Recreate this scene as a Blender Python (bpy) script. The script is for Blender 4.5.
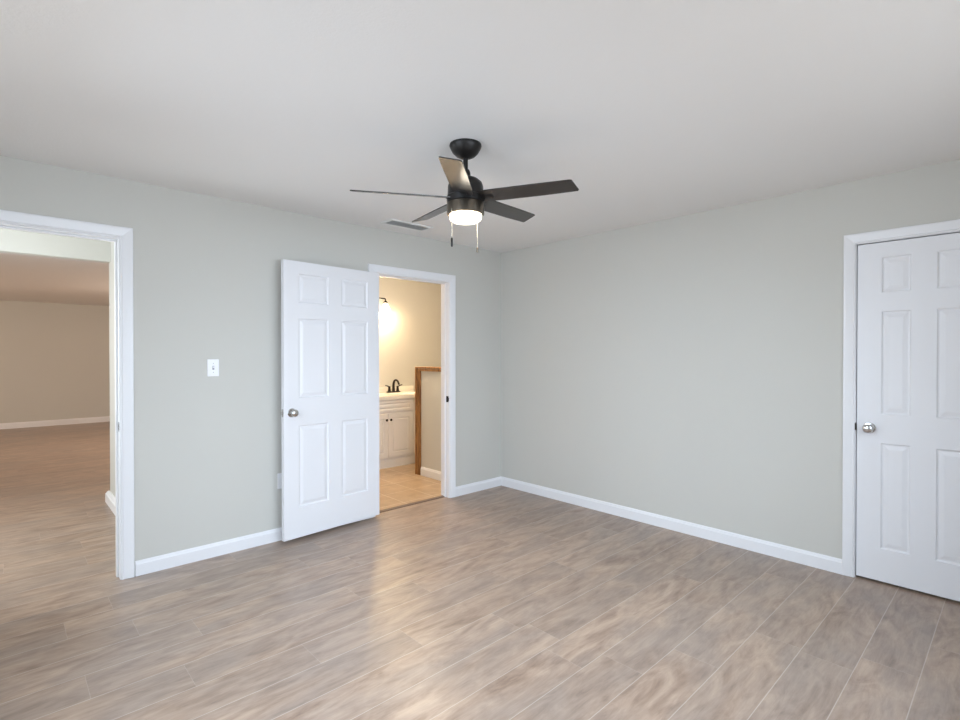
import bpy, bmesh, math
from mathutils import Vector, Matrix
C = bpy.context.scene.collection
PI = math.pi
for o in list(bpy.data.objects):
    bpy.data.objects.remove(o, do_unlink=True)

# ------------------------------------------------------------------ camera
cam_d = bpy.data.cameras.new('camera')
cam_d.sensor_width = 36.0
cam_d.sensor_fit = 'HORIZONTAL'
cam_d.lens = 510.67 / 960 * 36.0
cam_d.shift_y = -1.687 / 960
cam_d.clip_start = 0.05
cam = bpy.data.objects.new('camera', cam_d)
C.objects.link(cam)
YAW, PITCH, ROLL = 0.8183, -0.0068, -0.0003
fw = Vector((math.cos(YAW)*math.cos(PITCH), math.sin(YAW)*math.cos(PITCH), math.sin(PITCH)))
rt = Vector((math.sin(YAW), -math.cos(YAW), 0))
up = rt.cross(fw)
M = Matrix((rt, up, -fw)).transposed().to_4x4()
M.translation = (-3.8296, -3.7634, 1.3699)
cam.matrix_world = M
bpy.context.scene.camera = cam

# ------------------------------------------------------------------ world, lights, exposure
vs = bpy.context.scene.view_settings
vs.view_transform = 'Standard'
vs.look = 'None'
vs.gamma = 1.0
vs.use_curve_mapping = False
vs.exposure = 0.18

wd = bpy.data.worlds.new('sky')
bpy.context.scene.world = wd
wd.use_nodes = True
bg = wd.node_tree.nodes['Background']
bg.inputs['Color'].default_value = (0.62, 0.78, 1.0, 1)
bg.inputs['Strength'].default_value = 1.5

def area(name, loc, direction, sx, sy, power, col, spread=180):
    d = bpy.data.lights.new(name, 'AREA')
    d.shape = 'RECTANGLE'
    d.size, d.size_y = sx, sy
    d.energy = power
    d.color = col
    d.spread = math.radians(spread)
    o = bpy.data.objects.new(name, d)
    C.objects.link(o)
    o.location = loc
    o.rotation_euler = Vector(direction).to_track_quat('-Z', 'Z').to_euler()
    return o

def point(name, loc, power, col, r=0.05):
    d = bpy.data.lights.new(name, 'POINT')
    d.energy = power
    d.color = col
    d.shadow_soft_size = r
    o = bpy.data.objects.new(name, d)
    C.objects.link(o)
    o.location = loc
    return o

# daylight entering through the two bedroom windows behind the camera
# (skylight falls steeply and bluish, light bounced off the ground outside rises and is warmer)
area('skylight_window_back', (-2.5, -4.17, 1.45), (0, 1, -0.55), 3.0, 1.3, 43, (0.69, 0.835, 1.0), 120)
area('skylight_window_side', (-4.37, -1.9, 1.45), (1, 0, -0.55), 2.0, 1.3, 31, (0.69, 0.835, 1.0), 120)
area('ground_light_window_back', (-2.5, -4.165, 1.45), (0, 1, 0.25), 3.0, 1.3, 11.5, (1.0, 0.96, 0.89), 170)
area('ground_light_window_side', (-4.365, -1.9, 1.45), (1, 0, 0.25), 2.0, 1.3, 7.5, (1.0, 0.96, 0.89), 170)
# added hallway daylight with no window built, and the lamps of the living room
area('daylight_hallway', (-4.95, 1.05, 1.4), (1, 0, 0), 1.0, 1.2, 42, (0.86, 0.95, 1.0))
point('living_room_lamp', (-1.2, 5.2, 1.95), 88, (1.0, 0.80, 0.64), 0.12)
point('bathroom_fill_light', (-0.62, 0.55, 2.3), 30, (1.0, 0.82, 0.62), 0.08)  # unseen fill light added to brighten the bathroom, no fixture
point('living_room_lamp', (-5.9, 6.2, 1.95), 60, (1.0, 0.82, 0.66), 0.12)

# ------------------------------------------------------------------ materials
def mat(name, col=(0.8, 0.8, 0.8), rough=0.5, metal=0.0, spec=0.5, emit=None, es=0.0):
    m = bpy.data.materials.new(name)
    m.use_nodes = True
    b = m.node_tree.nodes['Principled BSDF']
    b.inputs['Base Color'].default_value = (*col, 1)
    b.inputs['Roughness'].default_value = rough
    b.inputs['Metallic'].default_value = metal
    b.inputs['Specular IOR Level'].default_value = spec
    if emit:
        b.inputs['Emission Color'].default_value = (*emit, 1)
        b.inputs['Emission Strength'].default_value = es
    return m

class NT:
    def __init__(s, m):
        s.t = m.node_tree
        s.b = s.t.nodes['Principled BSDF']
    def n(s, typ, **kw):
        x = s.t.nodes.new(typ)
        for k, v in kw.items():
            setattr(x, k, v)
        return x
    def l(s, a, b):
        s.t.links.new(a, b)
    def math(s, op, a, b=None, c=None):
        x = s.n('ShaderNodeMath', operation=op)
        for i, v in enumerate((a, b, c)):
            if v is None:
                continue
            if isinstance(v, (int, float)):
                x.inputs[i].default_value = v
            else:
                s.l(v, x.inputs[i])
        return x.outputs[0]
    def mix(s, fac, a, b, mode='MIX'):
        x = s.n('ShaderNodeMix', data_type='RGBA', blend_type=mode)
        for i, v in ((0, fac), (6, a), (7, b)):
            if isinstance(v, (int, float)):
                x.inputs[i].default_value = v
            elif isinstance(v, tuple):
                x.inputs[i].default_value = (*v, 1)
            else:
                s.l(v, x.inputs[i])
        return x.outputs[2]
    def noise(s, vec, scale, detail=4, rough=0.55, dist=0.0):
        x = s.n('ShaderNodeTexNoise')
        x.inputs['Scale'].default_value = scale
        x.inputs['Detail'].default_value = detail
        x.inputs['Roughness'].default_value = rough
        x.inputs['Distortion'].default_value = dist
        s.l(vec, x.inputs['Vector'])
        return x.outputs['Fac']
    def ramp(s, fac, *stops):
        x = s.n('ShaderNodeValToRGB')
        e = x.color_ramp.elements
        while len(e) < len(stops):
            e.new(0.5)
        for q, (p, c) in zip(e, stops):
            q.position = p
            q.color = (*c, 1)
        s.l(fac, x.inputs[0])
        return x.outputs[0]
    def bump(s, h, strength, dist):
        x = s.n('ShaderNodeBump')
        x.inputs['Strength'].default_value = strength
        x.inputs['Distance'].default_value = dist
        s.l(h, x.inputs['Height'])
        s.l(x.outputs[0], s.b.inputs['Normal'])

def paint(name, col, rough, scale=160, bump=0.08, dist=0.002, var=0.02):
    m = mat(name, col, rough, spec=0.35)
    t = NT(m)
    pos = t.n('ShaderNodeNewGeometry').outputs['Position']
    t.bump(t.noise(pos, scale, 3), bump, dist)
    f = t.noise(pos, 1.3, 3)
    a = tuple(c*(1-var) for c in col)
    b = tuple(min(1, c*(1+var)) for c in col)
    t.l(t.mix(f, a, b), t.b.inputs['Base Color'])
    return m

WALL = paint('wall_paint_grey_green', (0.622, 0.611, 0.568), 0.62)
CEIL = paint('ceiling_paint', (0.87, 0.86, 0.85), 0.8, scale=90, bump=0.22, dist=0.004, var=0.012)
TRIM = mat('white_gloss_trim_paint', (0.86, 0.86, 0.88), 0.32, spec=0.45)
DOORP = mat('white_door_paint', (0.84, 0.84, 0.865), 0.38, spec=0.45)
NICKEL = mat('satin_nickel', (0.62, 0.61, 0.60), 0.16, 1.0)
BRONZE = mat('dark_bronze_metal', (0.022, 0.020, 0.019), 0.38, 0.6)
BAND = mat('brushed_bronze_band', (0.16, 0.135, 0.105), 0.32, 0.9)
ORB = mat('oil_rubbed_bronze', (0.03, 0.024, 0.020), 0.3, 0.8)
PLAST = mat('white_plastic', (0.88, 0.88, 0.90), 0.3)
SCREW = mat('screw_steel', (0.45, 0.45, 0.47), 0.3, 1.0)
DARK = mat('dark_slot', (0.02, 0.02, 0.02), 0.8)
VENT = mat('vent_enamel', (0.86, 0.86, 0.84), 0.45)
VENTIN = mat('vent_inside', (0.12, 0.12, 0.12), 0.8)
CAB = mat('cabinet_paint', (0.80, 0.78, 0.76), 0.4)
CTOP = mat('cultured_marble', (0.86, 0.82, 0.74), 0.18)
CHAIN = mat('chain_metal', (0.75, 0.70, 0.58), 0.25, 1.0)
GLASS = mat('window_glass', (1, 1, 1), 0.0)
GLASS.node_tree.nodes['Principled BSDF'].inputs['Transmission Weight'].default_value = 1.0
DIFF = mat('glowing_frosted_diffuser', (0.95, 0.93, 0.88), 0.5, emit=(1.0, 0.87, 0.68), es=18.0)
SHADE = mat('glowing_frosted_shade', (0.95, 0.93, 0.88), 0.5, emit=(1.0, 0.84, 0.60), es=3.5)

def blade_material():
    m = mat('dark_walnut_blade', (0.05, 0.04, 0.035), 0.45, spec=0.15)
    m.node_tree.nodes['Principled BSDF'].inputs['Coat Weight'].default_value = 0.9
    m.node_tree.nodes['Principled BSDF'].inputs['Coat Roughness'].default_value = 0.25
    t = NT(m)
    co = t.n('ShaderNodeTexCoord').outputs['Object']
    mp = t.n('ShaderNodeMapping')
    mp.inputs['Scale'].default_value = (3, 60, 60)
    t.l(co, mp.inputs[0])
    f = t.noise(mp.outputs[0], 1.0, 5)
    t.l(t.mix(f, (0.016, 0.013, 0.012), (0.040, 0.031, 0.026)), t.b.inputs['Base Color'])
    return m
BLADE = blade_material()

def oak():
    m = mat('golden_oak_trim', (0.45, 0.22, 0.07), 0.4)
    t = NT(m)
    pos = t.n('ShaderNodeNewGeometry').outputs['Position']
    mp = t.n('ShaderNodeMapping')
    mp.inputs['Scale'].default_value = (40, 40, 4)
    t.l(pos, mp.inputs[0])
    f = t.noise(mp.outputs[0], 1.0, 5, dist=1.0)
    t.l(t.ramp(f, (0.35, (0.13, 0.05, 0.015)), (0.65, (0.50, 0.25, 0.08))), t.b.inputs['Base Color'])
    return m
OAK = oak()

def floor_material():
    m = mat('grey_brown_plank_floor', (0.3, 0.26, 0.24), 0.3, spec=0.5)
    t = NT(m)
    pos = t.n('ShaderNodeNewGeometry').outputs['Position']
    sp = t.n('ShaderNodeSeparateXYZ')
    t.l(pos, sp.inputs[0])
    X, Y = sp.outputs[0], sp.outputs[1]
    W, L = 0.2035, 1.22
    v = t.math('DIVIDE', t.math('ADD', Y, 2.243 + 40*W), W)
    row = t.math('FLOOR', v)
    fv = t.math('FRACT', v)
    wn = t.n('ShaderNodeTexWhiteNoise', noise_dimensions='1D')
    t.l(row, wn.inputs['W'])
    off = t.math('MULTIPLY', wn.outputs['Value'], 1.0)
    u = t.math('ADD', t.math('DIVIDE', t.math('ADD', X, 20.0), L), off)
    colm = t.math('FLOOR', u)
    fu = t.math('FRACT', u)
    ev = t.math('MINIMUM', fv, t.math('SUBTRACT', 1.0, fv))      # 0 at seam
    eu = t.math('MINIMUM', fu, t.math('SUBTRACT', 1.0, fu))
    dv = t.math('MULTIPLY', ev, W)
    du = t.math('MULTIPLY', eu, L)
    dmin = t.math('MINIMUM', dv, t.math('ADD', du, 0.0012))
    seam = t.n('ShaderNodeMapRange', interpolation_type='SMOOTHSTEP')
    t.l(dmin, seam.inputs['Value'])
    seam.inputs['From Min'].default_value = 0.0006
    seam.inputs['From Max'].default_value = 0.0026
    seam.inputs['To Min'].default_value = 1
    seam.inputs['To Max'].default_value = 0
    # per-plank random numbers
    cid = t.n('ShaderNodeCombineXYZ')
    t.l(row, cid.inputs[0]); t.l(colm, cid.inputs[1])
    w2 = t.n('ShaderNodeTexWhiteNoise', noise_dimensions='3D')
    t.l(cid.outputs[0], w2.inputs['Vector'])
    rnd = w2.outputs['Value']
    # grain, shifted per plank
    sh = t.n('ShaderNodeVectorMath', operation='SCALE')
    t.l(w2.outputs['Color'], sh.inputs[0]); sh.inputs['Scale'].default_value = 13.0
    gp = t.n('ShaderNodeVectorMath', operation='ADD')
    t.l(pos, gp.inputs[0]); t.l(sh.outputs[0], gp.inputs[1])
    m1 = t.n('ShaderNodeMapping'); m1.inputs['Scale'].default_value = (2.6, 9.0, 1)
    t.l(gp.outputs[0], m1.inputs[0])
    big = t.noise(m1.outputs[0], 1.0, 5, 0.6, 1.6)
    m2 = t.n('ShaderNodeMapping'); m2.inputs['Scale'].default_value = (7.0, 75.0, 1)
    t.l(gp.outputs[0], m2.inputs[0])
    fine = t.noise(m2.outputs[0], 1.0, 6, 0.65, 0.8)
    m3 = t.n('ShaderNodeMapping'); m3.inputs['Scale'].default_value = (1.6, 3.6, 1)
    t.l(gp.outputs[0], m3.inputs[0])
    hue = t.noise(m3.outputs[0], 1.0, 3, 0.5, 0.6)
    base = t.ramp(big, (0.33, (0.200, 0.125, 0.086)), (0.47, (0.350, 0.244, 0.176)), (0.64, (0.490, 0.362, 0.270)))
    hr = t.n('ShaderNodeMapRange'); t.l(hue, hr.inputs['Value'])
    hr.inputs['From Min'].default_value = 0.40; hr.inputs['From Max'].default_value = 0.66
    hr.inputs['To Min'].default_value = 0.05; hr.inputs['To Max'].default_value = 0.80
    cool = t.mix(hr.outputs[0], base, (0.262, 0.218, 0.192))
    m4 = t.n('ShaderNodeMapping'); m4.inputs['Scale'].default_value = (3.6, 13.0, 1)
    t.l(gp.outputs[0], m4.inputs[0])
    swirl = t.noise(m4.outputs[0], 1.0, 5, 0.62, 1.5)
    cool = t.mix(0.27, cool, t.ramp(swirl, (0.36, (0.150, 0.100, 0.076)), (0.60, (0.500, 0.375, 0.285))))
    c2 = t.mix(0.20, cool, t.ramp(fine, (0.3, (0.19, 0.13, 0.10)), (0.7, (0.56, 0.435, 0.345))))
    g = t.math('MULTIPLY_ADD', rnd, 0.12, 0.94)
    cg = t.n('ShaderNodeCombineColor')
    for i in range(3):
        t.l(g, cg.inputs[i])
    c3 = t.mix(1.0, c2, cg.outputs[0], 'MULTIPLY')
    c4 = t.mix(t.math('MULTIPLY', seam.outputs[0], 0.42), c3, (0.70, 0.62, 0.56))  # light caught by the plank bevels, put into the seam colour
    t.l(c4, t.b.inputs['Base Color'])
    t.l(t.math('MULTIPLY_ADD', fine, 0.14, 0.25), t.b.inputs['Roughness'])
    t.bump(t.math('ADD', t.math('MULTIPLY', fine, 0.25), t.math('MULTIPLY', seam.outputs[0], -1.0)), 0.25, 0.002)
    return m
FLOOR = floor_material()

def tile_material():
    m = mat('tan_ceramic_tile', (0.5, 0.36, 0.22), 0.3)
    t = NT(m)
    pos = t.n('ShaderNodeNewGeometry').outputs['Position']
    sp = t.n('ShaderNodeSeparateXYZ'); t.l(pos, sp.inputs[0])
    T = 0.33
    def edge(ax, o):
        f = t.math('FRACT', t.math('DIVIDE', t.math('ADD', sp.outputs[ax], o + 20*T), T))
        return t.math('MULTIPLY', t.math('MINIMUM', f, t.math('SUBTRACT', 1.0, f)), T)
    d = t.math('MINIMUM', edge(0, 0.789), edge(1, -0.497))
    g = t.math('LESS_THAN', d, 0.004)
    n = t.noise(pos, 7.0, 5, 0.6, 0.5)
    c = t.ramp(n, (0.3, (0.40, 0.27, 0.155)), (0.7, (0.56, 0.41, 0.26)))
    t.l(t.mix(g, c, (0.68, 0.58, 0.46)), t.b.inputs['Base Color'])
    t.bump(t.math('MULTIPLY', g, -1.0), 0.4, 0.003)
    return m
TILE = tile_material()

# ------------------------------------------------------------------ mesh helpers
def box(bm, a, b):
    x0, y0, z0 = (min(a[i], b[i]) for i in range(3))
    x1, y1, z1 = (max(a[i], b[i]) for i in range(3))
    v = [bm.verts.new(p) for p in ((x0,y0,z0),(x1,y0,z0),(x1,y1,z0),(x0,y1,z0),(x0,y0,z1),(x1,y0,z1),(x1,y1,z1),(x0,y1,z1))]
    for f in ((0,3,2,1),(4,5,6,7),(0,1,5,4),(1,2,6,5),(2,3,7,6),(3,0,4,7)):
        bm.faces.new([v[i] for i in f])
    return v

def lathe(bm, prof, center, axis='Z', seg=40):
    """prof: list of (radius, height along axis)"""
    c = Vector(center)
    rings = []
    for r, h in prof:
        if r < 1e-6:
            rings.append([bm.verts.new(c + axis_pt(0, 0, h, axis))])
        else:
            rings.append([bm.verts.new(c + axis_pt(r*math.cos(2*PI*k/seg), r*math.sin(2*PI*k/seg), h, axis)) for k in range(seg)])
    for a, b in zip(rings, rings[1:]):
        for k in range(seg):
            k2 = (k+1) % seg
            if len(a) == 1 and len(b) == 1:
                continue
            if len(a) == 1:
                bm.faces.new((a[0], b[k], b[k2]))
            elif len(b) == 1:
                bm.faces.new((a[k], b[0], a[k2]))
            else:
                bm.faces.new((a[k], b[k], b[k2], a[k2]))
    for r in (rings[0], rings[-1]):
        if len(r) > 1:
            bm.faces.new(r)

def axis_pt(u, v, h, axis):
    if axis == 'Z': return Vector((u, v, h))
    if axis == 'Y': return Vector((u, h, v))
    return Vector((h, u, v))

def tube(bm, pts, rad, seg=12):
    pts = [Vector(p) for p in pts]
    rads = rad if isinstance(rad, (list, tuple)) else [rad]*len(pts)
    rings = []
    ref = Vector((0, 0, 1))
    for i, p in enumerate(pts):
        d = (pts[min(i+1, len(pts)-1)] - pts[max(i-1, 0)]).normalized()
        if abs(d.dot(ref)) > 0.95:
            ref = Vector((1, 0, 0))
        a = d.cross(ref).normalized(); b = d.cross(a)
        rings.append([bm.verts.new(p + (a*math.cos(2*PI*k/seg) + b*math.sin(2*PI*k/seg))*rads[i]) for k in range(seg)])
    for a, b in zip(rings, rings[1:]):
        for k in range(seg):
            bm.faces.new((a[k], b[k], b[(k+1) % seg], a[(k+1) % seg]))
    bm.faces.new(rings[0]); bm.faces.new(rings[-1])

def obj(name, bm, m, parent=None, smooth=False, bevel=0.0, seg=2):
    bmesh.ops.recalc_face_normals(bm, faces=bm.faces)
    me = bpy.data.meshes.new(name)
    bm.to_mesh(me); bm.free()
    me.materials.append(m)
    o = bpy.data.objects.new(name, me)
    C.objects.link(o)
    if smooth:
        for p in me.polygons:
            p.use_smooth = True
        s = o.modifiers.new('split', 'EDGE_SPLIT'); s.split_angle = math.radians(40)
    if bevel:
        b = o.modifiers.new('bevel', 'BEVEL'); b.width = bevel; b.segments = seg; b.limit_method = 'ANGLE'
    if parent:
        o.parent = parent
    return o

def tag(o, label, cat, group=None, kind=None):
    o['label'] = label; o['category'] = cat
    if group: o['group'] = group
    if kind: o['kind'] = kind
    return o

def empty(name, label, cat, loc=(0, 0, 0), rotz=0, kind=None, group=None):
    o = bpy.data.objects.new(name, None)
    C.objects.link(o)
    o.location = loc; o.rotation_euler = (0, 0, rotz)
    o.empty_display_size = 0.1
    return tag(o, label, cat, group, kind)

def new(): return bmesh.new()

def slab_wall(name, ulist, zlist, holes, axis, t0, t1, m, label):
    """wall along axis ('X' or 'Y'), thickness t0..t1 on the other axis, rectangular openings"""
    us = sorted(set(ulist)); zs = sorted(set(zlist))
    def solid(i, j):
        if i < 0 or j < 0 or i >= len(us)-1 or j >= len(zs)-1:
            return False
        cu = (us[i]+us[i+1])/2; cz = (zs[j]+zs[j+1])/2
        return not any(a < cu < b and c < cz < d for a, b, c, d in holes)
    bm = new()
    def P(u, t, z):
        return (u, t, z) if axis == 'X' else (t, u, z)
    def quad(*ps):
        bm.faces.new([bm.verts.new(P(*p)) for p in ps])
    for i in range(len(us)-1):
        for j in range(len(zs)-1):
            if not solid(i, j): continue
            a, b, c, d = us[i], us[i+1], zs[j], zs[j+1]
            quad((a,t0,c),(b,t0,c),(b,t0,d),(a,t0,d))
            quad((a,t1,c),(a,t1,d),(b,t1,d),(b,t1,c))
            if not solid(i-1, j): quad((a,t0,c),(a,t0,d),(a,t1,d),(a,t1,c))
            if not solid(i+1, j): quad((b,t0,c),(b,t1,c),(b,t1,d),(b,t0,d))
            if not solid(i, j-1): quad((a,t0,c),(a,t1,c),(b,t1,c),(b,t0,c))
            if not solid(i, j+1): quad((a,t0,d),(b,t0,d),(b,t1,d),(a,t1,d))
    bmesh.ops.remove_doubles(bm, verts=bm.verts, dist=1e-5)
    return tag(obj(name, bm, m), label, 'wall', kind='structure')

H = 2.44
# ------------------------------------------------------------------ structure
bm = new()
box(bm, (-7, -4.32, -0.06), (0.12, 0.06, 0)); box(bm, (-7, 0.06, -0.06), (-1.95, 2.17, 0)); box(bm, (-7, 2.17, -0.06), (3, 9.42, 0))
tag(obj('floor', bm, FLOOR), 'grey-brown wood plank floor running through bedroom and hallway', 'floor', kind='structure')
bm = new(); box(bm, (-1.95, 0.06, -0.06), (1.42, 2.17, 0.003))
tag(obj('floor_bathroom', bm, TILE), 'tan ceramic tile floor of the bathroom', 'floor', kind='structure')
bm = new(); box(bm, (-4.52, -4.32, H), (0.12, 0.06, H+0.06)); 
tag(obj('ceiling', bm, CEIL), 'white lightly textured bedroom ceiling', 'ceiling', kind='structure')
bm = new(); box(bm, (-7, 0.06, H), (-1.95, 2.07, H+0.06)); box(bm, (-7, 2.07, 2.37), (3, 9.42, H+0.06))
tag(obj('ceiling_hallway', bm, CEIL), 'ceiling of the hallway and living room beyond the left doorway', 'ceiling', kind='structure')
bm = new(); box(bm, (-1.95, 0.06, H), (1.42, 2.07, H+0.06))
tag(obj('ceiling_bathroom', bm, CEIL), 'bathroom ceiling', 'ceiling', kind='structure')

JT = 0.019
HA = (-4.12, -3.31, 0, 2.075)       # opening to the hallway
HB = (-1.52, -0.712, 0, 2.06)       # opening to the bathroom
def grow(h): return (h[0]-JT, h[1]+JT, -1, h[3]+JT)
GA, GB = grow(HA), grow(HB)
slab_wall('wall_left', [-5.1, GA[0], GA[1], GB[0], GB[1], 1.42], [0, GA[3], GB[3], H], [GA, GB], 'X', 0.0, 0.12, WALL,
          'grey-green painted bedroom wall with the hallway and bathroom doorways')
HC = (-3.68, -3.053, 0, 2.046)      # closet door
GC = grow(HC)
slab_wall('wall_right', [-4.32, GC[0], GC[1], 0.0], [0, GC[3], H], [GC], 'Y', 0.0, 0.12, WALL,
          'bare grey-green painted wall right of the room corner')
WB = (-4.0, -1.0, 0.80, 2.10)
slab_wall('wall_behind', [-4.52, WB[0], WB[1], 0.12], [0, WB[2], WB[3], H], [WB], 'X', -4.32, -4.2, WALL,
          'grey-green bedroom wall behind the camera with a window')
WS = (-2.9, -0.9, 0.80, 2.10)
slab_wall('wall_side', [-4.2, WS[0], WS[1], 0.0], [0, WS[2], WS[3], H], [WS], 'Y', -4.52, -4.4, WALL,
          'grey-green bedroom wall on the camera side with a window')
# closet behind the closed door
bm = new(); box(bm, (0.75, -4.2, 0), (0.8, -2.6, H)); box(bm, (0.12, -4.2, 0), (0.8, -4.15, H)); box(bm, (0.12, -2.65, 0), (0.8, -2.6, H)); box(bm, (0.12, -4.2, H), (0.8, -2.6, H+.05)); box(bm, (0.12, -4.2, -.05), (0.8, -2.6, 0))
tag(obj('wall_closet', bm, WALL), 'walls of the closet behind the closed door', 'wall', kind='structure')
# hallway and living room
bm = new(); box(bm, (-3.098, 0.12, 0), (-1.95, 2.07, H))
tag(obj('wall_hallway_right', bm, WALL), 'hallway wall seen edge-on beyond the left doorway', 'wall', kind='structure')
bm = new(); box(bm, (-7, 0.12, 0), (-5.0, 2.07, H))
tag(obj('wall_hallway_left', bm, WALL), 'opposite hallway wall', 'wall', kind='structure')
bm = new(); box(bm, (-5.0, 1.96, 2.222), (-3.098, 2.07, H))
tag(obj('wall_header', bm, WALL), 'pale header wall above the wide opening from hallway to living room', 'wall', kind='structure')
bm = new(); box(bm, (-7, 9.1, 0), (3, 9.22, H))
tag(obj('wall_living_far', bm, WALL), 'far living room wall seen through the left doorway', 'wall', kind='structure')
bm = new(); box(bm, (-7.1, 2.07, 0), (-7, 9.42, H)); 
tag(obj('wall_living_left', bm, WALL), 'left living room wall', 'wall', kind='structure')
bm = new(); box(bm, (3, 2.07, 0), (3.1, 9.42, H)); box(bm, (1.42, 2.07, 0), (3.0, 2.17, H))
tag(obj('wall_living_right', bm, WALL), 'right living room wall', 'wall', kind='structure')
# bathroom
bm = new(); box(bm, (-1.95, 2.05, 0), (1.42, 2.17, H))
tag(obj('wall_bathroom_back', bm, WALL), 'bathroom wall behind the vanity and lamp', 'wall', kind='structure')
bm = new(); box(bm, (1.3, 0.12, 0), (1.42, 2.05, H))
tag(obj('wall_bathroom_right', bm, WALL), 'end wall of the bathroom', 'wall', kind='structure')

# oak-trimmed half wall in the bathroom
hw = empty('wall_half', 'painted half wall edged with golden oak trim beside the vanity', 'wall', (-0.35, 0.12, 0), kind='structure')
bm = new(); box(bm, (0, 0, 0), (0.10, 0.876, 1.215)); obj('half_wall_body', bm, WALL, hw)
bm = new(); box(bm, (-0.018, 0.0, 1.186), (-0.001, 0.806, 1.212)); box(bm, (-0.026, 0.0, 1.216), (0.125, 0.897, 1.234))
tag_o = obj('oak_top_trim', bm, OAK, hw, bevel=0.003)
bm = new(); box(bm, (-0.018, 0.808, 0.0), (-0.001, 0.876, 1.214)); box(bm, (-0.026, 0.878, 0.0), (0.12, 0.897, 1.215)); box(bm, (-0.026, 0.838, 0.0), (-0.019, 0.850, 1.185))
obj('oak_end_trim', bm, OAK, hw, bevel=0.003)

# baseboards --------------------------------------------------------
def baseboard(name, a, b, nrm, label, h=0.092, t=0.014, m=TRIM):
    """runs from a to b (xy) on the wall; nrm = direction into the room"""
    a, b, n = Vector((*a, 0)), Vector((*b, 0)), Vector((*nrm, 0))
    prof = [(0, 0), (t, 0), (t, h*0.78), (t*0.75, h*0.84), (t*0.62, h*0.93), (t*0.3, h), (0, h)]
    bm = new()
    ra = [bm.verts.new(a + n*p + Vector((0, 0, q))) for p, q in prof]
    rb = [bm.verts.new(b + n*p + Vector((0, 0, q))) for p, q in prof]
    for i in range(len(prof)):
        j = (i+1) % len(prof)
        bm.faces.new((ra[i], rb[i], rb[j], ra[j]))
    bm.faces.new(ra); bm.faces.new(rb)
    return tag(obj(name, bm, m), label, 'baseboard', kind='structure')
baseboard('baseboard_left', (-3.233, 0), (-1.59, 0), (0, -1), 'white baseboard between the hallway and bathroom doorways')
baseboard('baseboard_corner', (-0.64, 0), (0, 0), (0, -1), 'short white baseboard between the bathroom doorway and the corner')
baseboard('baseboard_right', (0, -0.014), (0, -2.99), (-1, 0), 'long white baseboard under the bare right wall')
baseboard('baseboard_hallway', (-3.098, 0.14), (-3.098, 2.096), (-1, 0), 'white baseboard along the hallway wall edge', t=0.034, h=0.10)
baseboard('baseboard_hallway_end', (-3.098, 2.07), (-1.95, 2.07), (0, 1), 'white baseboard around the hallway wall end')
baseboard('baseboard_living', (-7, 9.1), (3, 9.1), (0, -1), 'white baseboard of the far living room wall', h=0.11)
baseboard('baseboard_bathroom', (-0.35, 0.12), (-0.35, 0.926), (-1, 0), 'white baseboard under the bathroom half wall', h=0.10)
baseboard('baseboard_behind', (-4.4, -4.2), (0, -4.2), (0, 1), 'white baseboard behind the camera')
baseboard('baseboard_side', (-4.4, -4.186), (-4.4, -0.0), (1, 0), 'white baseboard on the camera side wall')

# door frames -------------------------------------------------------
def frame(name, axis, u0, u1, zt, label, sgn=-1, casing=0.066, reveal=0.006, depth=0.12, strike=None, stop_at=0.05, t=0.016):
    """jamb + casing of a doorway. axis X: wall y=0..depth, room at -y.  axis Y: wall x=0..depth, room at -x"""
    root = empty(name, label, 'door frame', kind='structure')
    def P(u, w, z):
        return (u, w, z) if axis == 'X' else (w, u, z)
    prof = [(0.0, 0.0), (0.0, t*0.55), (casing*0.10, t*0.78), (casing*0.18, t*0.60), (casing*0.26, t*0.66), (casing*0.62, t*0.9),
            (casing*0.80, t), (casing*0.95, t), (casing, t*0.85), (casing, 0.0)]
    def casing_mesh(side):
        bm = new()
        rows = []
        for du, dw in prof:
            e = du + reveal
            w = -dw if side == 0 else depth + dw
            rows.append([bm.verts.new(P(*q)) for q in ((u0-e, w, 0), (u0-e, w, zt+e), (u1+e, w, zt+e), (u1+e, w, 0))])
        for i in range(len(rows)):
            a, b = rows[i], rows[(i+1) % len(rows)]
            for k in range(3):
                bm.faces.new((a[k], a[k+1], b[k+1], b[k]))
        bm.faces.new([r[0] for r in rows]); bm.faces.new([r[3] for r in rows])
        return bm
    obj('casing', casing_mesh(0), TRIM, root)
    obj('casing', casing_mesh(1), TRIM, root)
    jt = JT - 0.0005
    bm = new()
    j = [((u0-jt, -0.0004, 0), (u0+0.0, depth+.0004, zt+jt)), ((u1, -0.0004, 0), (u1+jt, depth+.0004, zt+jt)), ((u0, -0.0004, zt), (u1, depth+.0004, zt+jt))]
    for a, b in j:
        box(bm, P(*a), P(*b))
    obj('jamb', bm, TRIM, root)
    bm = new()
    s0, s1, st = stop_at, stop_at+0.032, 0.011
    for a, b in (((u0, s0, 0), (u0+st, s1, zt)), ((u1-st, s0, 0), (u1, s1, zt)), ((u0+st, s0, zt-st), (u1-st, s1, zt))):
        box(bm, P(*a), P(*b))
    obj('door_stop', bm, TRIM, root, bevel=0.002)
    if strike:
        bm = new()
        box(bm, P(u1-0.0015, 0.006, strike-0.029), P(u1-0.0001, 0.040, strike+0.029))
        box(bm, P(u1-0.004, 0.000, strike-0.016), P(u1+0.001, 0.008, strike+0.016))
        sp = obj('strike_plate', bm, STRK[name], root, bevel=0.0006)
        bm = new(); box(bm, P(u1-0.0018, 0.014, strike-0.013), P(u1-0.0014, 0.030, strike+0.013))
        obj('strike_hole', bm, DARK, sp)
    return root
STRK = {'trim_1': NICKEL, 'trim_2': ORB}
frame('trim_1', 'X', HA[0], HA[1], HA[3], 'white casing and jamb of the open doorway to the hallway', strike=0.93)
frame('trim_2', 'X', HB[0], HB[1], HB[3], 'white casing and jamb of the bathroom doorway behind the open door', strike=0.945)
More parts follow.
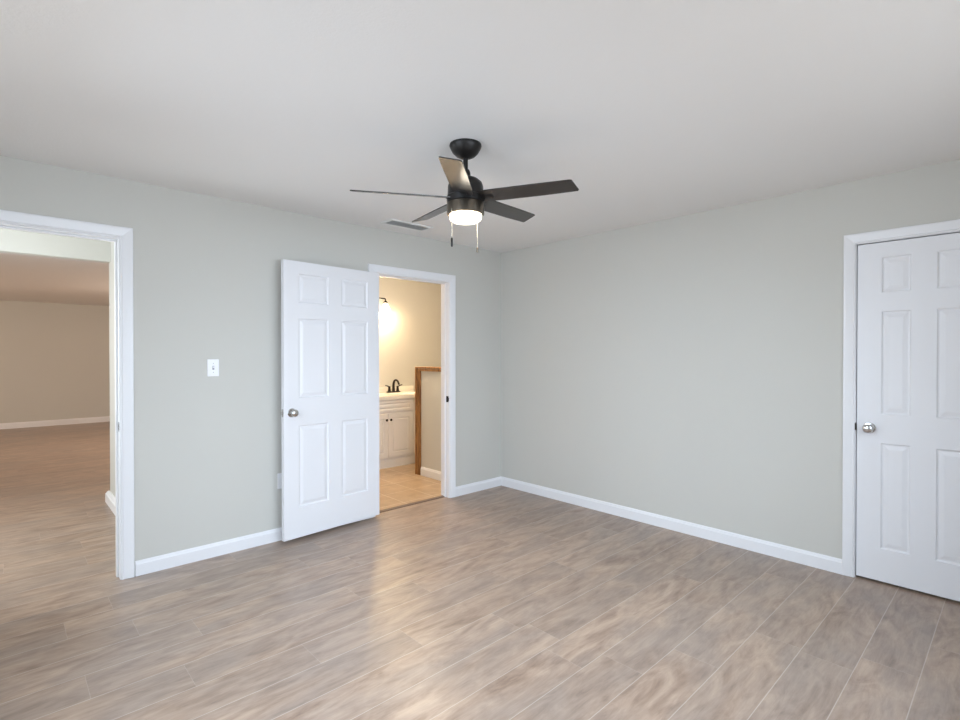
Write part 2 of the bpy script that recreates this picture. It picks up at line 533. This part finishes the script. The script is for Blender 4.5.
frame('trim_3', 'Y', HC[0], HC[1], HC[3], 'white casing around the closed closet door on the right wall', casing=0.060, reveal=0.004, stop_at=0.044)

# six-panel doors ---------------------------------------------------
def door_slab_mesh(W, T, z0, z1, stile, mid, panels_z):
    """slab in local coords: x 0..W, y 0 (front) .. T, z z0..z1"""
    pw = (W - 2*stile - mid)/2
    cols = [(stile, stile+pw), (stile+pw+mid, W-stile)]
    us = sorted({0, W, *[v for c in cols for v in c]}); zs = sorted({z0, z1, *[v for p in panels_z for v in p]})
    bm = new()
    rings = [(0.0, 0.0), (0.006, 0.0075), (0.013, 0.0085), (0.034, 0.0028), (0.038, 0.0022)]
    for side in (0, 1):
        def P(u, d, z):
            return (u, d if side == 0 else T-d, z)
        for i in range(len(us)-1):
            for j in range(len(zs)-1):
                a, b, c, d = us[i], us[i+1], zs[j], zs[j+1]
                if (a, b) in cols and (c, d) in panels_z:
                    prev = None
                    for ins, dep in rings:
                        cur = [bm.verts.new(P(*q)) for q in ((a+ins, dep, c+ins), (b-ins, dep, c+ins), (b-ins, dep, d-ins), (a+ins, dep, d-ins))]
                        if prev:
                            for k in range(4):
                                bm.faces.new((prev[k], prev[(k+1) % 4], cur[(k+1) % 4], cur[k]))
                        prev = cur
                    bm.faces.new(prev)
                else:
                    bm.faces.new([bm.verts.new(P(*q)) for q in ((a, 0, c), (b, 0, c), (b, 0, d), (a, 0, d))])
    bmesh.ops.remove_doubles(bm, verts=bm.verts, dist=1e-5)
    # rim
    def ring(y):
        pts = [(u, z0) for u in us] + [(W, z) for z in zs[1:]] + [(u, z1) for u in us[::-1][1:]] + [(0, z) for z in zs[::-1][1:-1]]
        return [bm.verts.new((u, y, z)) for u, z in pts]
    r0, r1 = ring(0), ring(T)
    for k in range(len(r0)):
        k2 = (k+1) % len(r0)
        bm.faces.new((r0[k], r0[k2], r1[k2], r1[k]))
    bmesh.ops.remove_doubles(bm, verts=bm.verts, dist=1e-5)
    return bm

PZ = [(0.21, 0.842), (1.015, 1.63), (1.742, 1.953)]

def knob_bm(x, z, y, out):
    """round knob on rosette; out = -1 towards -y, +1 towards +y"""
    bm = new()
    s = out
    prof = [(0.0, 0.0), (0.032, 0.0), (0.0325, 0.003), (0.029, 0.007), (0.014, 0.009), (0.0115, 0.013), (0.0115, 0.026),
            (0.016, 0.030), (0.0245, 0.036), (0.0275, 0.044), (0.0265, 0.052), (0.021, 0.058), (0.010, 0.0605), (0.0, 0.061)]
    lathe(bm, [(r, s*h) for r, h in prof], (x, y, z), 'Y', 36)
    return bm

# door_1: bathroom door, swung open flat against the wall.  local x=0 hinge edge, x runs to the free edge
ang = math.atan2(-0.074, -0.81)
d1 = empty('door_1', 'white six-panel door swung open flat against the wall beside the bathroom doorway', 'door', (-1.522, -0.024, 0), 0, 'structure')
d1.rotation_euler = (0, 0, ang)
# local +y (after ~180 deg turn) points to world -y, so the room-facing face is at local y = T
bm = door_slab_mesh(0.842, 0.035, 0.029, 2.054, 0.116, 0.115, [(0.252, 0.851), (1.052, 1.638), (1.752, 1.965)])
obj('door_slab', bm, DOORP, d1)
kx, kz = 0.782, 0.950
k = obj('door_knob', knob_bm(kx, kz, 0.035, 1), NICKEL, d1, smooth=True)
bm = new(); lathe(bm, [(0.0, 0.061), (0.0065, 0.061), (0.0065, 0.0635), (0, 0.0635)], (kx, 0.035, kz), 'Y', 20); obj('privacy_button', bm, NICKEL, k, smooth=True)
prof_back = knob_bm(kx, kz, 0.0, -1)
obj('door_knob', prof_back, NICKEL, d1, smooth=True)
bm = new(); box(bm, (0.8415, 0.006, kz-0.029), (0.8435, 0.029, kz+0.029)); lp = obj('latch_plate', bm, NICKEL, d1, bevel=0.0006)
bm = new(); box(bm, (0.8430, 0.012, kz-0.010), (0.8535, 0.024, kz+0.010)); obj('latch_bolt', bm, NICKEL, lp, bevel=0.002)
def hinge(parent, x, y, z, m=NICKEL):
    bm = new(); lathe(bm, [(0.0, -0.045), (0.006, -0.045), (0.006, 0.045), (0.0, 0.045)], (x, y, z), 'Z', 16)
    box(bm, (x, y+0.004, z-0.044), (x+0.003, y+0.028, z+0.044))
    obj('hinge', bm, m, parent, smooth=True)
for z in (0.25, 1.05, 1.85):
    hinge(d1, -0.004, -0.0, z, NICKEL)

# door_2: closed closet door in the right wall; front face towards -x
d2 = empty('door_2', 'white six-panel closet door, closed, with a nickel knob on the right wall', 'door', (0.006, -3.057, 0), -PI/2, kind='structure')
bm = door_slab_mesh(0.620, 0.035, 0.014, 2.040, 0.118, 0.112, PZ)
obj('door_slab', bm, DOORP, d2)
k = obj('door_knob', knob_bm(0.062, 0.927, 0.0, -1), NICKEL, d2, smooth=True)
bm = new(); box(bm, (-0.0015, 0.006, 0.898), (0.0005, 0.029, 0.956)); obj('latch_plate', bm, NICKEL, d2)
bm = new(); box(bm, (-0.011, -0.0095, 0.907), (-0.001, -0.004, 0.953)); obj('strike_lip', bm, ORB, d2, bevel=0.002)
hinge(d2, 0.622, -0.004, 0.25); hinge(d2, 0.622, -0.004, 1.05); hinge(d2, 0.622, -0.004, 1.85)

# threshold between plank floor and tile
bm = new()
for p in ((HB[0], 0.045),):
    pr = [(0.050, 0.0), (0.058, 0.008), (0.090, 0.010), (0.102, 0.003), (0.102, 0.0)]
    a = [bm.verts.new((HB[0], y, z)) for y, z in pr]; b = [bm.verts.new((HB[1], y, z)) for y, z in pr]
    for i in range(len(pr)):
        j = (i+1) % len(pr); bm.faces.new((a[i], b[i], b[j], a[j]))
    bm.faces.new(a); bm.faces.new(b)
tag(obj('trim_4', bm, mat('threshold_wood', (0.17, 0.115, 0.085), 0.35)), 'brown wooden threshold strip between plank floor and bathroom tile', 'threshold', kind='structure')

# windows behind the camera
def window(name, axis, u0, u1, z0, z1, w0, w1, label):
    root = empty(name, label, 'window', kind='structure')
    def P(u, w, z): return (u, w, z) if axis == 'X' else (w, u, z)
    f = 0.05; mid = (z0+z1)/2; wm = (w0+w1)/2 - 0.02 * (1 if w1 > w0 else -1)
    bm = new()
    for a, b in (((u0, z0), (u0+f, z1)), ((u1-f, z0), (u1, z1)), ((u0+f, z0), (u1-f, z0+f)), ((u0+f, z1-f), (u1-f, z1)), ((u0+f, mid-f/2), (u1-f, mid+f/2))):
        box(bm, P(a[0], wm-0.02, a[1]), P(b[0], wm+0.02, b[1]))
    obj('window_frame', bm, TRIM, root, bevel=0.003)
    bm = new(); box(bm, P(u0+f, wm-0.003, z0+f), P(u1-f, wm+0.003, z1-f)); obj('pane', bm, GLASS, root)
    return root
window('window_1', 'X', WB[0], WB[1], WB[2], WB[3], -4.32, -4.2, 'white framed window in the wall behind the camera')
window('window_2', 'Y', WS[0], WS[1], WS[2], WS[3], -4.52, -4.4, 'white framed window in the side wall')

# ------------------------------------------------------------------ ceiling fan
FX, FY = -2.099, -1.807
fan = empty('ceiling_fan', 'black five-blade ceiling fan with a glowing white light hanging from the ceiling', 'ceiling fan', (FX, FY, H))
def z(v): return v - H
bm = new(); lathe(bm, [(0, 0), (0.081, 0), (0.082, -0.008), (0.078, -0.018), (0.066, -0.040), (0.050, -0.056), (0.030, -0.066), (0.019, -0.070), (0, -0.070)], (0, 0, 0), seg=48)
obj('canopy', bm, BRONZE, fan, smooth=True)
bm = new(); lathe(bm, [(0, -0.068), (0.0125, -0.068), (0.0125, -0.150), (0, -0.150)], (0, 0, 0)); obj('downrod', bm, BRONZE, fan, smooth=True)
bm = new(); lathe(bm, [(0, -0.128), (0.019, -0.128), (0.024, -0.138), (0.026, -0.160), (0.040, -0.168), (0.066, -0.178), (0.084, -0.194), (0.090, -0.212), (0.092, -0.262), (0.096, -0.266), (0.096, -0.296), (0.090, -0.300), (0, -0.300)], (0, 0, 0), seg=48)
mot = obj('motor_housing', bm, BRONZE, fan, smooth=True)
bm = new(); lathe(bm, [(0, -0.299), (0.093, -0.299), (0.0955, -0.304), (0.0955, -0.354), (0.090, -0.358), (0, -0.358)], (0, 0, 0), seg=48)
kit = obj('light_kit_band', bm, BAND, fan, smooth=True)
bm = new(); lathe(bm, [(0, -0.357), (0.082, -0.357), (0.081, -0.370), (0.076, -0.382), (0.063, -0.390), (0.040, -0.394), (0, -0.395)], (0, 0, 0), seg=48)
obj('light_diffuser', bm, DIFF, kit, smooth=True)

def blade_bm():
    bm = new()
    # outline in (radial, tangential); slanted tip
    out = [(0.085, -0.046), (0.120, -0.055), (0.185, -0.056), (0.400, -0.056), (0.545, -0.054), (0.556, -0.050), (0.572, 0.040), (0.566, 0.047),
           (0.400, 0.052), (0.200, 0.052), (0.120, 0.050), (0.085, 0.044)]
    th = 0.0028
    lo = [bm.verts.new((x, y, -th)) for x, y in out]; hi = [bm.verts.new((x, y, th)) for x, y in out]
    bm.faces.new(lo); bm.faces.new(hi)
    for i in range(len(out)):
        j = (i+1) % len(out); bm.faces.new((lo[i], lo[j], hi[j], hi[i]))
    return bm
BZ = -0.272
TILT = Matrix.Rotation(math.radians(1.4), 4, Vector((0.73, -0.683, 0)))   # the fan hangs a touch crooked
first = None
for i in range(5):
    a = math.radians(6.5 + 72*i)
    if first is None:
        b = obj('fan_blade', blade_bm(), BLADE, fan, bevel=0.001)
        first = b
        bm = new()
        box(bm, (0.070, -0.020, -0.004), (0.150, 0.020, -0.0031)); box(bm, (0.060, -0.014, -0.008), (0.10, 0.014, -0.003))
        arm = obj('blade_bracket', bm, BRONZE, b, bevel=0.001)
    else:
        b = first.copy(); C.objects.link(b); b.parent = fan
        ar = arm.copy(); C.objects.link(ar); ar.parent = b
    b.location = (0, 0, BZ)
    b.rotation_mode = 'XYZ'
    # pitch about the blade's own length: counter-clockwise edge lower
    b.rotation_euler = (TILT @ Matrix.Rotation(a, 4, 'Z') @ Matrix.Rotation(math.radians(-14), 4, 'X')).to_euler()

def pull_chain(x, y, z0, z1, fob):
    bm = new()
    tube(bm, [(x*0.96, y*0.96, z0+0.004), (x, y, z0), (x, y, z1)], 0.0013, 8)
    n = int((z0-z1)/0.008)
    for i in range(n):
        zz = z0 - i*0.008
        lathe(bm, [(0, 0.0022), (0.0017, 0.0011), (0.0022, 0), (0.0017, -0.0011), (0, -0.0022)], (x, y, zz), seg=8)
    c = obj('pull_chain', bm, CHAIN, fan, smooth=True)
    bm = new()
    lathe(bm, [(0, z1+0.002), (0.003, z1), (0.0052, z1-0.006), (0.0055, z1-fob+0.006), (0.003, z1-fob), (0, z1-fob-0.001)], (x, y, 0), seg=14)
    return c, bm
# screen-left / screen-right chains on the camera side of the band
r_ = Vector((0.73, -0.683)); f_ = Vector((0.683, 0.73))
p1 = r_*(-0.066) - f_*0.074; p2 = r_*0.054 - f_*(-0.02)
c, bm = pull_chain(p1.x, p1.y, -0.345, -0.488, 0.046); fb = obj('chain_fob', bm, BRONZE, c, smooth=True)
p2 = r_*0.060 + f_*0.078
c, bm = pull_chain(p2.x, p2.y, -0.325, -0.505, 0.030); fb = obj('chain_fob', bm, BAND, c, smooth=True)

# ------------------------------------------------------------------ ceiling vent
vent = empty('air_vent', 'small grey louvred air vent in the ceiling near the corner', 'air vent', (-1.385, -0.275, H))
bm = new()
w, d, fl = 0.205, 0.085, 0.022
for a, b in (((-w, -d), (w, -d+fl)), ((-w, d-fl), (w, d)), ((-w, -d+fl), (-w+fl, d-fl)), ((w-fl, -d+fl), (w, d-fl))):
    box(bm, (a[0], a[1], -0.008), (b[0], b[1], 0))
obj('vent_frame', bm, VENT, vent, bevel=0.002)
bm = new(); box(bm, (-w+fl, -d+fl, -0.0015), (w-fl, d-fl, -0.0005)); obj('vent_backing', bm, VENTIN, vent)
bm = new()
for i in range(7):
    y0 = -d+fl+0.004 + i*(2*(d-fl)-0.008)/7
    vv = [bm.verts.new(p) for p in ((-w+fl, y0, -0.0095), (w-fl, y0, -0.0095), (w-fl, y0+0.011, -0.003), (-w+fl, y0+0.011, -0.003),
                                    (-w+fl, y0, -0.0083), (w-fl, y0, -0.0083), (w-fl, y0+0.011, -0.0018), (-w+fl, y0+0.011, -0.0018))]
    for f in ((0,3,2,1),(4,5,6,7),(0,1,5,4),(1,2,6,5),(2,3,7,6),(3,0,4,7)):
        bm.faces.new([vv[q] for q in f])
obj('louvres', bm, VENT, vent)

# ------------------------------------------------------------------ light switch and outlet
sw = empty('light_switch', 'white toggle light switch plate on the wall between the two doorways', 'light switch', (-2.785, 0, 1.282))
bm = new(); box(bm, (-0.036, -0.006, -0.058), (0.036, 0, 0.058)); obj('cover_plate', bm, PLAST, sw, bevel=0.004, seg=3)
bm = new(); box(bm, (-0.006, -0.0075, -0.013), (0.006, -0.006, 0.013))
tg = obj('toggle_slot', bm, mat('grey_slot', (0.35, 0.35, 0.38), 0.5), sw)
bm = new(); box(bm, (-0.0045, -0.018, 0.000), (0.0045, -0.006, 0.009)); obj('toggle', bm, PLAST, sw, bevel=0.0015)
for s in (-1, 1):
    bm = new(); lathe(bm, [(0, 0), (0.003, 0), (0.003, -0.0012), (0, -0.0014)], (0, -0.006, s*0.030), 'Y', 12); obj('screw', bm, SCREW, sw)
out = empty('power_outlet', 'white power outlet low on the wall, mostly hidden behind the open door', 'power outlet', (-2.316, 0, 0.438))
bm = new(); box(bm, (-0.036, -0.006, -0.058), (0.036, 0, 0.058)); obj('cover_plate', bm, PLAST, out, bevel=0.004, seg=3)
for s in (-1, 1):
    bm = new(); lathe(bm, [(0, 0), (0.016, 0), (0.016, -0.002), (0, -0.002)], (0, -0.006, s*0.022), 'Y', 24); so = obj('socket', bm, PLAST, out)
    bm = new(); box(bm, (-0.0075, -0.0085, s*0.022), (-0.0055, -0.0079, s*0.022+0.008)); box(bm, (0.0055, -0.0085, s*0.022), (0.0075, -0.0079, s*0.022+0.008)); obj('slots', bm, DARK, so)

# ------------------------------------------------------------------ bathroom vanity
VX0, VX1, VY0, VY1 = -0.86, 0.32, 1.50, 2.05
van = empty('vanity_cabinet', 'white bathroom vanity cabinet with raised panel doors and dark knobs', 'vanity cabinet', ((VX0+VX1)/2, VY1, 0))
ox, oy = (VX0+VX1)/2, VY1
def V(x, y, zz): return (x-ox, y-oy, zz)
bm = new(); box(bm, V(VX0, VY0, 0.003), V(VX1, VY1-0.002, 0.830)); obj('cabinet_body', bm, CAB, van, bevel=0.002)
def raised_panel(x0, x1, z0, z1, y, fr):
    bm = new()
    rings = [(0, 0.0), (0, 0.016), (0.003, 0.018), (fr, 0.018), (fr+0.006, 0.011), (fr+0.010, 0.011), (fr+0.026, 0.016)]
    prev = None
    for ins, dep in rings:
        cur = [bm.verts.new(V(a, y-dep, b)) for a, b in ((x0+ins, z0+ins), (x1-ins, z0+ins), (x1-ins, z1-ins), (x0+ins, z1-ins))]
        if prev:
            for k in range(4):
                bm.faces.new((prev[k], prev[(k+1) % 4], cur[(k+1) % 4], cur[k]))
        else:
            bm.faces.new(cur)
        prev = cur
    bm.faces.new(prev)
    return bm
gap = -0.435
obj('false_drawer_front', raised_panel(-0.045, VX1-0.03, 0.68, 0.815, VY0, 0.03), CAB, van)
obj('false_drawer_front', raised_panel(VX0+0.03, -0.07, 0.68, 0.815, VY0, 0.03), CAB, van)
for (a, b, kx) in ((VX0+0.03, gap-0.003, gap-0.030), (gap+0.003, -0.07, gap+0.030), (-0.045, VX1-0.03, 0.255)):
    dr = obj('cabinet_door', raised_panel(a, b, 0.13, 0.66, VY0, 0.055), CAB, van)
    bm = new(); lathe(bm, [(0, 0), (0.006, 0), (0.006, -0.012), (0.014, -0.018), (0.0155, -0.024), (0.011, -0.030), (0, -0.031)], V(kx, VY0-0.018, 0.585), 'Y', 20)
    obj('knob', bm, ORB, dr, smooth=True)
bm = new(); box(bm, V(VX0, VY0-0.006, 0.003), V(VX1, VY0, 0.10)); obj('toe_board', bm, CAB, van, bevel=0.003)

ct = empty('vanity_countertop', 'cream countertop with sink basin and backsplash on the bathroom vanity', 'countertop', (ox, oy, 0.833))
def K(x, y, zz): return (x-ox, y-oy, zz-0.833)
bm = new()
# top with an oval basin opening
cx, cy, ra, rb, N = -0.05, 1.755, 0.20, 0.14, 48
zt = 0.874
x0, x1, y0, y1 = VX0-0.015, VX1+0.015, VY0-0.028, VY1-0.001
ell = [bm.verts.new(K(cx+ra*math.cos(2*PI*k/N), cy+rb*math.sin(2*PI*k/N), zt)) for k in range(N)]
def rectpt(k):
    c, s = math.cos(2*PI*k/N), math.sin(2*PI*k/N)
    m_ = min(((x1-cx) if c > 0 else (cx-x0))/max(abs(c), 1e-9), ((y1-cy) if s > 0 else (cy-y0))/max(abs(s), 1e-9))
    return cx+c*m_, cy+s*m_
rp = [rectpt(k) for k in range(N)]
# snap nearest samples to the corners
for (qx, qy) in ((x0, y0), (x1, y0), (x1, y1), (x0, y1)):
    i = min(range(N), key=lambda q: (rp[q][0]-qx)**2 + (rp[q][1]-qy)**2); rp[i] = (qx, qy)
R1 = [bm.verts.new(K(a, b, zt)) for a, b in rp]; R0 = [bm.verts.new(K(a, b, 0.8325)) for a, b in rp]
for k in range(N):
    j = (k+1) % N
    bm.faces.new((ell[k], ell[j], R1[j], R1[k])); bm.faces.new((R1[k], R1[j], R0[j], R0[k]))
bm.faces.new(R0)
obj('worktop', bm, CTOP, ct)
bm = new()
prev = None
for s, dz in ((1.0, 0.0), (0.96, -0.012), (0.85, -0.026), (0.6, -0.034), (0.15, -0.037)):
    cur = [bm.verts.new(K(cx+ra*s*math.cos(2*PI*k/N), cy+rb*s*math.sin(2*PI*k/N), zt+dz)) for k in range(N)]
    if prev:
        for k in range(N):
            bm.faces.new((prev[k], prev[(k+1) % N], cur[(k+1) % N], cur[k]))
    prev = cur
bm.faces.new(prev)
obj('sink_basin', bm, CTOP, ct, smooth=True)
bm = new(); box(bm, K(x0, VY1-0.020, zt), K(x1, VY1-0.001, zt+0.070)); obj('backsplash', bm, CTOP, ct, bevel=0.003)

# faucet
fxx, fyy, fzz = -0.055, 1.94, 0.8745
fa = empty('faucet', 'dark bronze two-handle arched faucet on the vanity countertop', 'faucet', (fxx, fyy, fzz))
fa.scale = (1.25, 1.25, 1.25)
bm = new(); box(bm, (-0.075, -0.024, 0), (0.075, 0.024, 0.012)); obj('base_plate', bm, ORB, fa, bevel=0.006, seg=3)
bm = new()
pts = [(0, 0.0, 0.010), (0, 0.0, 0.075), (0, -0.004, 0.100), (0, -0.016, 0.120), (0, -0.036, 0.131), (0, -0.060, 0.130), (0, -0.082, 0.118), (0, -0.096, 0.098), (0, -0.100, 0.085)]
tube(bm, pts, [0.017, 0.013, 0.012, 0.0115, 0.011, 0.0105, 0.010, 0.010, 0.011], 16)
obj('spout', bm, ORB, fa, smooth=True)
for s in (-1, 1):
    bm = new(); lathe(bm, [(0, 0.010), (0.019, 0.010), (0.015, 0.025), (0.012, 0.050), (0.014, 0.058), (0.010, 0.066), (0, 0.068)], (s*0.052, 0, 0), seg=20)
    tube(bm, [(s*0.050, 0, 0.058), (s*0.075, -0.004, 0.070), (s*0.105, -0.008, 0.078)], [0.007, 0.006, 0.005], 10)
    obj('handle', bm, ORB, fa, smooth=True)

# vanity light: bar with three down-facing shades
LX, LZ = -0.475, 2.105
vl = empty('vanity_light', 'dark wall lamp with glowing glass shades above the bathroom vanity', 'wall lamp', (LX, 2.05, LZ))
bm = new(); box(bm, (-0.09, -0.022, -0.055), (0.09, 0, 0.055)); obj('wall_plate', bm, ORB, vl, bevel=0.006)
bm = new(); tube(bm, [(0, -0.02, 0), (0, -0.09, 0)], 0.009); tube(bm, [(-0.30, -0.09, 0), (0.30, -0.09, 0)], 0.008)
obj('bar', bm, ORB, vl, smooth=True)
for s in (-0.30, 0.0, 0.30):
    bm = new()
    tube(bm, [(s-0.01 if s > 0 else s, -0.09, 0.0), (s+0.008, -0.09, -0.004), (s+0.012, -0.09, -0.02), (s+0.012, -0.09, -0.036)], 0.009, 12)
    lathe(bm, [(0, -0.030), (0.014, -0.030), (0.022, -0.040), (0.030, -0.054), (0.031, -0.060), (0, -0.060)], (s+0.012, -0.09, 0), seg=24)
    hd = obj('lamp_holder', bm, ORB, vl, smooth=True)
    bm = new()
    pr = [(0.024, -0.060), (0.036, -0.085), (0.052, -0.120), (0.064, -0.155), (0.068, -0.175), (0.064, -0.175), (0.060, -0.155), (0.048, -0.120), (0.032, -0.086), (0.020, -0.062)]
    seg = 32; rings = [[bm.verts.new((s+0.012+r*math.cos(2*PI*q/seg), -0.09+r*math.sin(2*PI*q/seg), h)) for q in range(seg)] for r, h in pr]
    for i in range(len(rings)):
        a, b = rings[i], rings[(i+1) % len(rings)]
        for q in range(seg):
            bm.faces.new((a[q], a[(q+1) % seg], b[(q+1) % seg], b[q]))
    obj('glass_shade', bm, SHADE, hd, smooth=True)
    point('vanity_bulb', (LX+s+0.012, 1.955, LZ-0.19), 15, (1.0, 0.72, 0.42), 0.05)
